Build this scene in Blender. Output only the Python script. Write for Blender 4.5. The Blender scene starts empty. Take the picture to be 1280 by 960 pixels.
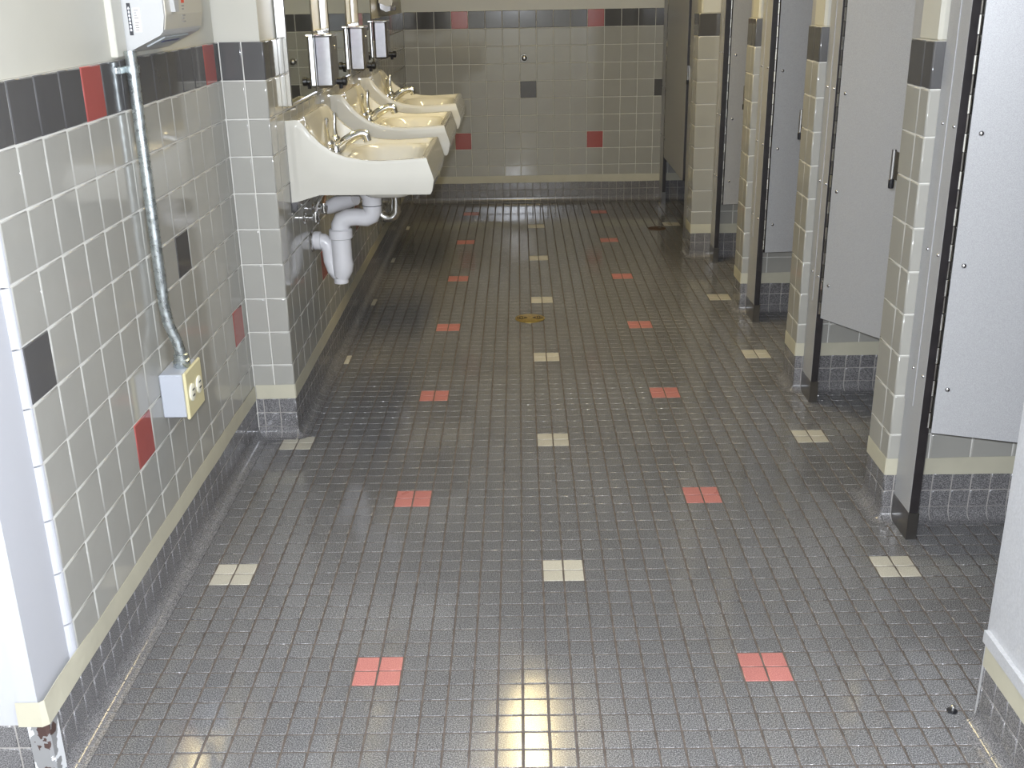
import bpy, math, random
from mathutils import Matrix, Vector

random.seed(7)
S = 0.0508                      # one floor tile module (two inches); all lengths below are in modules
SC = bpy.context.scene
COL = SC.collection

# ------------------------------------------------------------------ camera
F_PX, PITCH, YAW, ROLL = 1337.255, 0.354, 0.011, 0.018
CAM = Vector((-1.818, -37.481, 26.45))
cy, sy = math.cos(YAW), math.sin(YAW)
cp, sp = math.cos(PITCH), math.sin(PITCH)
cr, sr = math.cos(ROLL), math.sin(ROLL)
R0 = Vector((cy, sy, 0)); FW0 = Vector((-sy, cy, 0)); UP0 = Vector((0, 0, 1))
FWD = FW0 * cp - UP0 * sp
UPV = FW0 * sp + UP0 * cp
RGT = R0 * cr - UPV * sr
UPR = R0 * sr + UPV * cr
cam_data = bpy.data.cameras.new('camera')
cam_data.sensor_width = 36.0
cam_data.lens = 36.0 * F_PX / 1280.0
cam_data.clip_start = 0.02
cam = bpy.data.objects.new('camera', cam_data)
COL.objects.link(cam)
mw = Matrix.Identity(4)
for i, ax in enumerate((RGT, UPR, -FWD)):
    mw[0][i], mw[1][i], mw[2][i] = ax
mw.translation = CAM * S
cam.matrix_world = mw
SC.camera = cam

# ------------------------------------------------------------------ world, flash, exposure
world = bpy.data.worlds.new('world')
SC.world = world
world.use_nodes = True
world.node_tree.nodes['Background'].inputs[0].default_value = (0.9, 0.95, 1.0, 1)
world.node_tree.nodes['Background'].inputs[1].default_value = 0.05

fl = bpy.data.lights.new('camera_flash', 'POINT')
fl.energy = 270.0
fl.color = (0.85, 0.90, 1.0)
fl.shadow_soft_size = 0.022
flash = bpy.data.objects.new('camera_flash', fl)
COL.objects.link(flash)
flash.location = (CAM + Vector((-0.7, -0.1, 0.9))) * S
LAMP_COLOR = (1.0, 0.80, 0.40)
LAMP_STRENGTH = 38.0

SC.view_settings.view_transform = 'Standard'
SC.view_settings.look = 'None'
SC.view_settings.exposure = 0.12
SC.view_settings.gamma = 1.0
SC.view_settings.use_curve_mapping = False


def project(p):
    d = Vector(p) - CAM
    dep = d.dot(FWD)
    if dep < 1.0:
        return None
    return (640 + F_PX * d.dot(RGT) / dep, 480 - F_PX * d.dot(UPR) / dep)


def seen_area(corners):
    """Size in the frame, as a side length in pixels, of a flat piece; 0 when outside."""
    q = [project(c) for c in corners]
    if any(k is None for k in q):
        return 0.0
    cx = sum(k[0] for k in q) / 4; cyy = sum(k[1] for k in q) / 4
    if not (-25 < cx < 1305 and -25 < cyy < 985):
        return 0.0
    a = 0.0
    for i in range(4):
        x0, y0 = q[i]; x1, y1 = q[(i + 1) % 4]
        a += x0 * y1 - x1 * y0
    return math.sqrt(abs(a) / 2)


# ------------------------------------------------------------------ materials
def new_mat(name):
    m = bpy.data.materials.new(name)
    m.use_nodes = True
    nt = m.node_tree
    b = nt.nodes['Principled BSDF']
    return m, nt, b


def plain(name, col, rough=0.5, metal=0.0, spec=0.5, coat=0.0, noise=0.0, nscale=40.0, bump=0.0, bscale=200.0, rvar=0.0):
    m, nt, b = new_mat(name)
    b.inputs['Base Color'].default_value = (*col, 1)
    b.inputs['Roughness'].default_value = rough
    b.inputs['Metallic'].default_value = metal
    b.inputs['Specular IOR Level'].default_value = spec
    b.inputs['Coat Weight'].default_value = coat
    b.inputs['Coat Roughness'].default_value = 0.05
    geo = nt.nodes.new('ShaderNodeNewGeometry')
    if noise > 0:
        n = nt.nodes.new('ShaderNodeTexNoise')
        n.inputs['Scale'].default_value = nscale
        n.inputs['Detail'].default_value = 4
        nt.links.new(geo.outputs['Position'], n.inputs['Vector'])
        mp = nt.nodes.new('ShaderNodeMapRange')
        mp.inputs['From Min'].default_value = 0.3; mp.inputs['From Max'].default_value = 0.7
        mp.inputs['To Min'].default_value = 1 - noise; mp.inputs['To Max'].default_value = 1 + noise
        nt.links.new(n.outputs['Fac'], mp.inputs['Value'])
        mx = nt.nodes.new('ShaderNodeVectorMath'); mx.operation = 'SCALE'
        mx.inputs[0].default_value = col
        nt.links.new(mp.outputs['Result'], mx.inputs['Scale'])
        nt.links.new(mx.outputs['Vector'], b.inputs['Base Color'])
        if rvar > 0:
            m2 = nt.nodes.new('ShaderNodeMapRange')
            m2.inputs['From Min'].default_value = 0.3; m2.inputs['From Max'].default_value = 0.7
            m2.inputs['To Min'].default_value = max(0.02, rough - rvar); m2.inputs['To Max'].default_value = rough + rvar
            nt.links.new(n.outputs['Fac'], m2.inputs['Value'])
            nt.links.new(m2.outputs['Result'], b.inputs['Roughness'])
    if bump > 0:
        n2 = nt.nodes.new('ShaderNodeTexNoise')
        n2.inputs['Scale'].default_value = bscale
        n2.inputs['Detail'].default_value = 2
        nt.links.new(geo.outputs['Position'], n2.inputs['Vector'])
        bp = nt.nodes.new('ShaderNodeBump')
        bp.inputs['Strength'].default_value = bump
        bp.inputs['Distance'].default_value = 0.001
        nt.links.new(n2.outputs['Fac'], bp.inputs['Height'])
        nt.links.new(bp.outputs['Normal'], b.inputs['Normal'])
    return m


def speckled(name, col, dark, light, rough, scale, bump=0.0, tile_var=0.0, wear=0.0, spec=0.5, lo=0.36, hi=0.64):
    """Fired body with fine dark and light specks, a little tone change from tile to tile and worn, dull patches."""
    m, nt, b = new_mat(name)
    L = nt.links.new
    geo = nt.nodes.new('ShaderNodeNewGeometry')
    n = nt.nodes.new('ShaderNodeTexNoise')
    n.inputs['Scale'].default_value = scale; n.inputs['Detail'].default_value = 2
    L(geo.outputs['Position'], n.inputs['Vector'])
    ramp = nt.nodes.new('ShaderNodeValToRGB')
    e = ramp.color_ramp.elements
    e[0].position = lo; e[0].color = (*dark, 1)
    e[1].position = hi; e[1].color = (*light, 1)
    k = e.new(0.5); k.color = (*col, 1)
    L(n.outputs['Fac'], ramp.inputs['Fac'])
    out = ramp.outputs['Color']
    if tile_var > 0:
        sc = nt.nodes.new('ShaderNodeVectorMath'); sc.operation = 'SCALE'; sc.inputs['Scale'].default_value = 1 / S
        L(geo.outputs['Position'], sc.inputs[0])
        flr = nt.nodes.new('ShaderNodeVectorMath'); flr.operation = 'FLOOR'
        L(sc.outputs['Vector'], flr.inputs[0])
        wn = nt.nodes.new('ShaderNodeTexWhiteNoise'); wn.noise_dimensions = '2D'
        L(flr.outputs['Vector'], wn.inputs['Vector'])
        mp = nt.nodes.new('ShaderNodeMapRange')
        mp.inputs['To Min'].default_value = 1 - tile_var; mp.inputs['To Max'].default_value = 1 + tile_var
        L(wn.outputs['Value'], mp.inputs['Value'])
        v = nt.nodes.new('ShaderNodeVectorMath'); v.operation = 'SCALE'
        L(out, v.inputs[0]); L(mp.outputs['Result'], v.inputs['Scale'])
        out = v.outputs['Vector']
    b.inputs['Roughness'].default_value = rough
    b.inputs['Specular IOR Level'].default_value = spec
    if wear > 0:
        n3 = nt.nodes.new('ShaderNodeTexNoise'); n3.inputs['Scale'].default_value = 1.7; n3.inputs['Detail'].default_value = 5
        L(geo.outputs['Position'], n3.inputs['Vector'])
        mr = nt.nodes.new('ShaderNodeMapRange')
        mr.inputs['From Min'].default_value = 0.35; mr.inputs['From Max'].default_value = 0.68
        mr.inputs['To Min'].default_value = max(0.04, rough - 0.06); mr.inputs['To Max'].default_value = rough + wear
        L(n3.outputs['Fac'], mr.inputs['Value'])
        L(mr.outputs['Result'], b.inputs['Roughness'])
        mr2 = nt.nodes.new('ShaderNodeMapRange')
        mr2.inputs['From Min'].default_value = 0.35; mr2.inputs['From Max'].default_value = 0.7
        mr2.inputs['To Min'].default_value = 0.93; mr2.inputs['To Max'].default_value = 1.12
        L(n3.outputs['Fac'], mr2.inputs['Value'])
        v2 = nt.nodes.new('ShaderNodeVectorMath'); v2.operation = 'SCALE'
        L(out, v2.inputs[0]); L(mr2.outputs['Result'], v2.inputs['Scale'])
        out = v2.outputs['Vector']
    L(out, b.inputs['Base Color'])
    if bump > 0:
        n2 = nt.nodes.new('ShaderNodeTexNoise'); n2.inputs['Scale'].default_value = scale * 0.6
        L(geo.outputs['Position'], n2.inputs['Vector'])
        bp = nt.nodes.new('ShaderNodeBump'); bp.inputs['Strength'].default_value = bump; bp.inputs['Distance'].default_value = 0.0006
        L(n2.outputs['Fac'], bp.inputs['Height']); L(bp.outputs['Normal'], b.inputs['Normal'])
    return m


def emit(name, col, strength):
    m, nt, b = new_mat(name)
    b.inputs['Base Color'].default_value = (0.8, 0.8, 0.75, 1)
    b.inputs['Emission Color'].default_value = (*col, 1)
    b.inputs['Emission Strength'].default_value = strength
    return m


M = {}
M['floor_gray'] = speckled('floor_gray', (0.130, 0.128, 0.130), (0.062, 0.061, 0.062), (0.26, 0.255, 0.255), 0.10, 430, bump=0.10, tile_var=0.05, wear=0.07, spec=0.75)
M['floor_red'] = speckled('floor_red', (0.44, 0.165, 0.145), (0.37, 0.13, 0.115), (0.51, 0.21, 0.185), 0.30, 420, bump=0.15, tile_var=0.05, wear=0.12)
M['floor_white'] = speckled('floor_white', (0.44, 0.415, 0.345), (0.37, 0.345, 0.28), (0.51, 0.485, 0.415), 0.32, 420, bump=0.15, tile_var=0.05, wear=0.12)
M['floor_grout'] = plain('floor_grout', (0.105, 0.085, 0.072), 0.75, noise=0.25, nscale=30)
M['cove_gray'] = speckled('cove_gray', (0.145, 0.141, 0.143), (0.075, 0.073, 0.074), (0.27, 0.26, 0.26), 0.16, 480, bump=0.2, tile_var=0.05)
M['wall_gray'] = plain('wall_gray', (0.335, 0.327, 0.295), 0.07, spec=0.5, noise=0.03, nscale=9, bump=0.03, bscale=14)
M['wall_dark'] = plain('wall_dark', (0.085, 0.083, 0.083), 0.08, noise=0.05, nscale=9, bump=0.03, bscale=14)
M['wall_red'] = plain('wall_red', (0.33, 0.082, 0.072), 0.12, noise=0.05, nscale=9)
M['grout'] = plain('wall_grout', (0.60, 0.585, 0.54), 0.8, noise=0.08, nscale=30)
M['cove_grout'] = plain('cove_grout', (0.33, 0.31, 0.29), 0.8, noise=0.2, nscale=30)
M['paint'] = plain('cream_paint', (0.51, 0.495, 0.43), 0.45, noise=0.03, nscale=4, bump=0.08, bscale=160)
M['white_paint'] = plain('white_paint', (0.47, 0.475, 0.50), 0.38)
M['rough_paint'] = plain('textured_white_paint', (0.46, 0.465, 0.48), 0.35, noise=0.08, nscale=220, bump=0.6, bscale=130)
M['ceiling'] = plain('ceiling_paint', (0.72, 0.71, 0.66), 0.8, noise=0.03, nscale=6)
M['tape'] = plain('masking_tape', (0.47, 0.445, 0.345), 0.55, noise=0.05, nscale=14, bump=0.1, bscale=120)
M['porcelain'] = plain('porcelain', (0.575, 0.555, 0.49), 0.06, coat=0.5, noise=0.015, nscale=8)
M['chrome'] = plain('chrome', (0.78, 0.78, 0.78), 0.10, 1.0)
M['satin_steel'] = plain('satin_steel', (0.55, 0.55, 0.57), 0.20, 1.0, noise=0.05, nscale=60)
M['dull_steel'] = plain('brushed_steel', (0.43, 0.43, 0.45), 0.32, 1.0, noise=0.05, nscale=60)
M['dark_steel'] = plain('shoe_steel', (0.30, 0.29, 0.28), 0.28, 1.0, noise=0.06, nscale=40)
M['mirror'] = plain('mirror_glass', (0.80, 0.84, 0.78), 0.015, 1.0)
M['black_edge'] = plain('black_core', (0.018, 0.015, 0.016), 0.45, noise=0.3, nscale=30)
M['black'] = plain('black_plastic', (0.015, 0.015, 0.018), 0.35)
M['laminate'] = speckled('gray_laminate', (0.355, 0.355, 0.36), (0.26, 0.26, 0.265), (0.44, 0.44, 0.445), 0.38, 900, spec=0.4, lo=0.3, hi=0.7)
M['pvc'] = plain('white_pvc', (0.62, 0.61, 0.62), 0.25, noise=0.02, nscale=20)
M['galv'] = plain('galvanized_steel', (0.52, 0.56, 0.56), 0.30, 0.9, noise=0.22, nscale=70, rvar=0.1)
M['enamel'] = plain('white_enamel', (0.44, 0.44, 0.43), 0.28)
M['enamel_dark'] = plain('tan_enamel', (0.52, 0.49, 0.41), 0.30)
M['gray_plastic'] = plain('gray_plastic', (0.42, 0.45, 0.45), 0.35)
M['blue_slot'] = plain('dark_blue', (0.02, 0.03, 0.14), 0.3)
M['ivory'] = plain('ivory_plastic', (0.62, 0.56, 0.33), 0.35)
M['slot_light'] = plain('ivory_light', (0.80, 0.77, 0.62), 0.4)
M['box_gray'] = plain('gray_box_paint', (0.40, 0.42, 0.46), 0.4)
M['brass'] = plain('brass', (0.50, 0.36, 0.10), 0.35, 0.9, noise=0.25, nscale=90)
M['brass_dark'] = plain('brass_dark', (0.08, 0.055, 0.025), 0.6, 0.3)
M['rust'] = plain('rusty_iron', (0.09, 0.055, 0.038), 0.7, 0.3, noise=0.4, nscale=60)
M['ink'] = plain('label_ink', (0.03, 0.03, 0.035), 0.5)
M['ink_red'] = plain('label_red', (0.62, 0.07, 0.03), 0.5)
M['ink_gray'] = plain('label_gray', (0.30, 0.29, 0.27), 0.5)
M['label_white'] = plain('label_white', (0.74, 0.75, 0.78), 0.5)
M['copper'] = plain('copper', (0.45, 0.25, 0.13), 0.3, 0.9)
M['lamp'] = emit('lamp_diffuser', LAMP_COLOR, LAMP_STRENGTH)


def chipped():
    m, nt, b = new_mat('chipped_paint')
    L = nt.links.new
    geo = nt.nodes.new('ShaderNodeNewGeometry')
    n = nt.nodes.new('ShaderNodeTexNoise'); n.inputs['Scale'].default_value = 22; n.inputs['Detail'].default_value = 5
    L(geo.outputs['Position'], n.inputs['Vector'])
    r = nt.nodes.new('ShaderNodeValToRGB'); r.color_ramp.interpolation = 'CONSTANT'
    e = r.color_ramp.elements
    e[0].position = 0.0; e[0].color = (0.07, 0.04, 0.035, 1)
    e[1].position = 0.40; e[1].color = (0.25, 0.25, 0.25, 1)
    k = e.new(0.54); k.color = (0.72, 0.73, 0.74, 1)
    L(n.outputs['Fac'], r.inputs['Fac']); L(r.outputs['Color'], b.inputs['Base Color'])
    bp = nt.nodes.new('ShaderNodeBump'); bp.inputs['Strength'].default_value = 0.5; bp.inputs['Distance'].default_value = 0.002
    L(n.outputs['Fac'], bp.inputs['Height']); L(bp.outputs['Normal'], b.inputs['Normal'])
    b.inputs['Roughness'].default_value = 0.5
    return m


M['chipped'] = chipped()


# ------------------------------------------------------------------ mesh helpers (lengths in modules, scaled on build)
class MB:
    def __init__(self):
        self.v = []; self.f = []; self.mi = []; self.sm = []; self.tiles = False

    def add(self, vs, fs, mi=0, smooth=False, mat=None):
        o = len(self.v)
        if mat is not None:
            vs = [mat @ Vector(p) for p in vs]
        self.v += [tuple(p) for p in vs]
        for f in fs:
            self.f.append(tuple(i + o for i in f)); self.mi.append(mi); self.sm.append(smooth)
        return self

    def box(self, a, b, mi=0, mat=None, skip=()):
        x0, y0, z0 = a; x1, y1, z1 = b
        vs = [(x0, y0, z0), (x1, y0, z0), (x1, y1, z0), (x0, y1, z0), (x0, y0, z1), (x1, y0, z1), (x1, y1, z1), (x0, y1, z1)]
        fs = [(0, 3, 2, 1), (4, 5, 6, 7), (0, 1, 5, 4), (1, 2, 6, 5), (2, 3, 7, 6), (3, 0, 4, 7)]
        return self.add(vs, [f for i, f in enumerate(fs) if i not in skip], mi, False, mat)

    def bbox(self, a, b, r=0.06, mi=0, mat=None):
        """Box with chamfered edges."""
        x0, y0, z0 = a; x1, y1, z1 = b
        r = min(r, (x1 - x0) / 2.01, (y1 - y0) / 2.01, (z1 - z0) / 2.01)
        vs = []; idx = {}
        for ix, X in enumerate((x0, x1)):
            for iy, Y in enumerate((y0, y1)):
                for iz, Z in enumerate((z0, z1)):
                    dx = r if ix == 0 else -r; dy = r if iy == 0 else -r; dz = r if iz == 0 else -r
                    idx[(ix, iy, iz, 0)] = len(vs); vs.append((X, Y + dy, Z + dz))
                    idx[(ix, iy, iz, 1)] = len(vs); vs.append((X + dx, Y, Z + dz))
                    idx[(ix, iy, iz, 2)] = len(vs); vs.append((X + dx, Y + dy, Z))
        fs = []
        def quad(keys, flip):
            q = [idx[k] for k in keys]
            fs.append(tuple(reversed(q)) if flip else tuple(q))
        for s in (0, 1):
            quad([(s, 0, 0, 0), (s, 1, 0, 0), (s, 1, 1, 0), (s, 0, 1, 0)], s == 0)
            quad([(0, s, 0, 1), (0, s, 1, 1), (1, s, 1, 1), (1, s, 0, 1)], s == 0)
            quad([(0, 0, s, 2), (1, 0, s, 2), (1, 1, s, 2), (0, 1, s, 2)], s == 0)
        for a_ in (0, 1):
            for b_ in (0, 1):
                quad([(a_, b_, 0, 0), (a_, b_, 1, 0), (a_, b_, 1, 1), (a_, b_, 0, 1)], (a_ + b_) % 2 == 1)
                quad([(a_, 0, b_, 0), (a_, 0, b_, 2), (a_, 1, b_, 2), (a_, 1, b_, 0)], (a_ + b_) % 2 == 1)
                quad([(0, a_, b_, 1), (1, a_, b_, 1), (1, a_, b_, 2), (0, a_, b_, 2)], (a_ + b_) % 2 == 1)
        for a_ in (0, 1):
            for b_ in (0, 1):
                for c_ in (0, 1):
                    fs.append(tuple(idx[(a_, b_, c_, k)] for k in ((0, 1, 2) if (a_ + b_ + c_) % 2 == 1 else (0, 2, 1))))
        return self.add(vs, fs, mi, False, mat)

    def tube(self, pts, radii, n=12, mi=0, caps=True, smooth=True):
        pts = [Vector(p) for p in pts]
        if not isinstance(radii, (list, tuple)):
            radii = [radii] * len(pts)
        o = len(self.v)
        prev = None
        for i, p in enumerate(pts):
            if i == 0: t = pts[1] - p
            elif i == len(pts) - 1: t = p - pts[i - 1]
            else: t = (pts[i + 1] - p).normalized() + (p - pts[i - 1]).normalized()
            t.normalize()
            if prev is None:
                a = Vector((0, 0, 1)) if abs(t.z) < 0.9 else Vector((1, 0, 0))
                x = t.cross(a).normalized()
            else:
                x = (prev - t * prev.dot(t)).normalized()
            prev = x
            y = t.cross(x)
            for k in range(n):
                an = 2 * math.pi * k / n
                self.v.append(tuple(p + (x * math.cos(an) + y * math.sin(an)) * radii[i]))
        for i in range(len(pts) - 1):
            for k in range(n):
                a = o + i * n + k; b = o + i * n + (k + 1) % n
                self.f.append((a, b, b + n, a + n)); self.mi.append(mi); self.sm.append(smooth)
        if caps:
            self.f.append(tuple(o + k for k in reversed(range(n)))); self.mi.append(mi); self.sm.append(False)
            e = o + (len(pts) - 1) * n
            self.f.append(tuple(e + k for k in range(n))); self.mi.append(mi); self.sm.append(False)
        return self

    def lathe(self, prof, base=(0, 0, 0), axis=(0, 0, 1), n=20, mi=0, smooth=True):
        """prof: list of (radius, height) along the axis."""
        ax = Vector(axis).normalized()
        a = Vector((0, 0, 1)) if abs(ax.z) < 0.9 else Vector((1, 0, 0))
        x = ax.cross(a).normalized(); y = ax.cross(x)
        B = Vector(base); o = len(self.v)
        for r, h in prof:
            for k in range(n):
                an = 2 * math.pi * k / n
                self.v.append(tuple(B + ax * h + (x * math.cos(an) + y * math.sin(an)) * r))
        for i in range(len(prof) - 1):
            for k in range(n):
                a = o + i * n + k; b = o + i * n + (k + 1) % n
                self.f.append((a, b, b + n, a + n)); self.mi.append(mi); self.sm.append(smooth)
        self.f.append(tuple(o + k for k in reversed(range(n)))); self.mi.append(mi); self.sm.append(False)
        e = o + (len(prof) - 1) * n
        self.f.append(tuple(e + k for k in range(n))); self.mi.append(mi); self.sm.append(False)
        return self

    def prism(self, poly, axis_a, axis_b, axis_n, d0, d1, origin=(0, 0, 0), mi=0, smooth=False):
        """Polygon in the (a, b) plane pushed along n from d0 to d1."""
        A, B, N, O = Vector(axis_a), Vector(axis_b), Vector(axis_n), Vector(origin)
        k = len(poly)
        vs = [O + A * p[0] + B * p[1] + N * d for d in (d0, d1) for p in poly]
        fs = [tuple(range(k)), tuple(range(2 * k - 1, k - 1, -1))]
        self.add(vs, fs, mi, False)
        o = len(self.v) - 2 * k
        for i in range(k):
            j = (i + 1) % k
            self.f.append((o + j, o + i, o + i + k, o + j + k)); self.mi.append(mi); self.sm.append(smooth)
        return self

    def mesh(self, name, mats):
        me = bpy.data.meshes.new(name)
        me.from_pydata([(p[0] * S, p[1] * S, p[2] * S) for p in self.v], [], self.f)
        for m in mats:
            me.materials.append(m)
        me.polygons.foreach_set('material_index', self.mi)
        me.polygons.foreach_set('use_smooth', self.sm)
        me.update()
        if any(self.sm) and not self.tiles:
            me.set_sharp_from_angle(angle=math.radians(42))
        return me

    def fix(self):
        import bmesh
        self._fix = True
        return self

    def build(self, name, mats, parent=None, label=None, recalc=False, edge=None):
        if not isinstance(mats, (list, tuple)):
            mats = [mats]
        me = self.mesh(name, mats)
        if recalc:
            import bmesh
            bm = bmesh.new(); bm.from_mesh(me)
            bmesh.ops.recalc_face_normals(bm, faces=bm.faces[:])
            bm.to_mesh(me); bm.free()
        o = bpy.data.objects.new(name, me)
        COL.objects.link(o)
        if parent is not None:
            o.parent = parent
        if label:
            o['label'] = label
        return o


def tag(o, label, cat=None, group=None, kind=None):
    if label: o['label'] = label
    if cat: o['category'] = cat
    if group: o['group'] = group
    if kind: o['kind'] = kind
    return o


def empty(name, loc, label, cat, group=None, rotz=0.0):
    o = bpy.data.objects.new(name, None)
    o.empty_display_size = 0.05
    COL.objects.link(o)
    o.location = Vector(loc) * S
    o.rotation_euler = (0, 0, rotz)
    return tag(o, label, cat, group)


def copy_tree(o, parent=None):
    c = o.copy(); COL.objects.link(c)
    if parent is not None: c.parent = parent
    for ch in list(o.children):
        copy_tree(ch, c)
    return c


# ------------------------------------------------------------------ tiles
TILE_CACHE = {}


def tile_geo(w, h, th=0.16, b=0.05, bull=None, br=0.34):
    """Tile with its face in the local x-z plane looking along -y; face at y=0, back at y=+th. Chamfers in two steps.
    bull = 'l' or 'r': that edge is a rounded bullnose."""
    k1 = b * 0.35
    rings = [(0.0, th), (0.0, b), (k1, k1), (b, 0.0)]
    vs = []; fs = []
    for ins, y in rings:
        l = r = ins
        vs += [(l, y, ins), (w - r, y, ins), (w - r, y, h - ins), (l, y, h - ins)]
    for i in range(3):
        for k in range(4):
            a = i * 4 + k; c = i * 4 + (k + 1) % 4
            fs.append((a, c, c + 4, a + 4))
    fs.append((12, 13, 14, 15))
    return vs, fs


def tile_mesh(key, w, h, mat, th=0.16, b=0.05):
    k = (key, round(w, 3), round(h, 3), mat.name)
    if k not in TILE_CACHE:
        vs, fs = tile_geo(w, h, th, b)
        tb = MB().add(vs, fs, 0, True); tb.sm[-1] = False; tb.tiles = True
        TILE_CACHE[k] = tb.mesh('tile', [mat])
    return TILE_CACHE[k]


class Field:
    """Collects tiles of one surface; the ones seen largest become objects, the rest one joined part."""
    def __init__(self, parent, limit=300, minpx=8.0):
        self.parent = parent; self.t = []; self.limit = limit; self.minpx = minpx

    def tile(self, M4, w, h, mat, label=None, name='tile', th=0.16, b=0.05, jit=0.003, hidden=False):
        cs = [M4 @ Vector(p) for p in ((0, 0, 0), (w, 0, 0), (w, 0, h), (0, 0, h))]
        s = 0.0 if hidden else seen_area(cs)
        J = Matrix.Rotation(random.uniform(-jit, jit), 4, 'X') @ Matrix.Rotation(random.uniform(-jit, jit), 4, 'Z')
        C = Matrix.Translation((w / 2, 0, h / 2))
        self.t.append((s + (100000 if (label and s >= 5) else 0), M4 @ C @ J @ C.inverted(), w, h, mat, label, name, th, b))

    def finish(self, stuff_name='distant_tiles'):
        self.t.sort(key=lambda q: -q[0])
        rest = {}
        n = 0
        for s, M4, w, h, mat, label, name, th, b in self.t:
            if n < self.limit and s >= self.minpx:
                n += 1
                o = bpy.data.objects.new(name, tile_mesh(name, w, h, mat, th, b))
                COL.objects.link(o)
                m = M4.copy(); m.translation = m.translation * S
                o.matrix_basis = m
                o.parent = self.parent
                if label: o['label'] = label
            else:
                mb, mats = rest.setdefault(name, (MB(), []))
                if mat not in mats: mats.append(mat)
                vs, fs = tile_geo(w, h, th, b)
                mb.add(vs, fs, mats.index(mat), True, M4); mb.sm[-1] = False; mb.tiles = True
        for name, (mb, mats) in rest.items():
            o = mb.build(stuff_name if len(rest) == 1 else stuff_name, mats, self.parent)
            o['kind'] = 'stuff'


def frame(o, a, n):
    """Matrix: local x -> a (along the wall), local -y -> n (out of the wall), local z -> up."""
    A = Vector(a); N = Vector(n)
    m = Matrix.Identity(4)
    Y = -N; Z = A.cross(Y)
    for i, ax in enumerate((A, Y, Z)):
        m[0][i], m[1][i], m[2][i] = ax
    m.translation = Vector(o)
    return m


MOD = 2.13
ZTOP = 23.93
ZCOVE = 2.55
CEIL = 48.0
JW = 0.065


def rowz(j):
    return ZTOP - MOD * j


def wall_tiles(field, o, a, n, c0, c1, off, accent=None, hidden=None, j0=0, j1=10):
    """Tile the strip from distance c0 to c1 along a. off = distance of a grout line. accent(col, row) -> 'red'/'dark'."""
    k = math.floor((c0 - off) / MOD)
    while True:
        x0 = off + k * MOD; x1 = x0 + MOD
        lo = max(x0, c0); hi = min(x1, c1)
        if x0 >= c1 - 1e-6: break
        if hi - lo > 0.12:
            for j in range(j0, j1):
                zb = rowz(j + 1) if j < 9 else ZCOVE
                zt = rowz(j)
                what = accent(k, j) if accent else None
                mat = M['wall_gray']; lab = None
                if j == 0: mat = M['wall_dark']; lab = 'dark gray band tile'
                if what == 'red': mat = M['wall_red']; lab = 'red accent tile'
                if what == 'dark': mat = M['wall_dark']; lab = 'dark gray accent tile'
                p = Vector(o) + Vector(a) * (lo + JW / 2)
                p.z = zb + JW / 2
                hid = hidden(lo, hi, zb, zt) if hidden else False
                field.tile(frame(p, a, n), hi - lo - JW, zt - zb - JW, mat, lab, hidden=hid)
        k += 1


COVE_R = 0.5


def cove_profile():
    """(distance from the wall face, height) of the curved base piece, outside surface from top to floor."""
    pts = [(0.0, 0.62)]
    for i in range(6):
        an = math.pi / 2 * i / 5
        pts.append((COVE_R - COVE_R * math.cos(an), COVE_R + 0.02 - COVE_R * math.sin(an)))
    pts.append((0.66, 0.015))
    return pts


COVE_MESH = {}


def cove_mesh(w):
    k = round(w, 3)
    if k not in COVE_MESH:
        pr = cove_profile()
        mb = MB()
        n = len(pr)
        vs = [(x, -d, z) for x in (0, w) for d, z in pr] + [(x, 0.1, z) for x in (0, w) for z in (0.62, -0.05)]
        vs += [(x, -0.66, -0.05) for x in (0, w)]
        fs = []
        for i in range(n - 1):
            fs.append((i, i + n, i + n + 1, i + 1)[::-1])
        b = 2 * n
        fs.append((0, n, b + 2, b))
        fs.append((n - 1, b + 4, b + 5, 2 * n - 1))
        fs.append(tuple(range(n)) + (b + 4, b + 1, b))
        fs.append(tuple(reversed(range(n, 2 * n))) + (b + 2, b + 3, b + 5))
        mb.add(vs, fs, 0, False)
        mb.sm[:n - 1] = [True] * (n - 1)
        me = mb.mesh('cove_tile', [M['cove_gray']])
        import bmesh
        bm = bmesh.new(); bm.from_mesh(me); bmesh.ops.recalc_face_normals(bm, faces=bm.faces[:]); bm.to_mesh(me); bm.free()
        COVE_MESH[k] = me
    return COVE_MESH[k]


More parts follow.
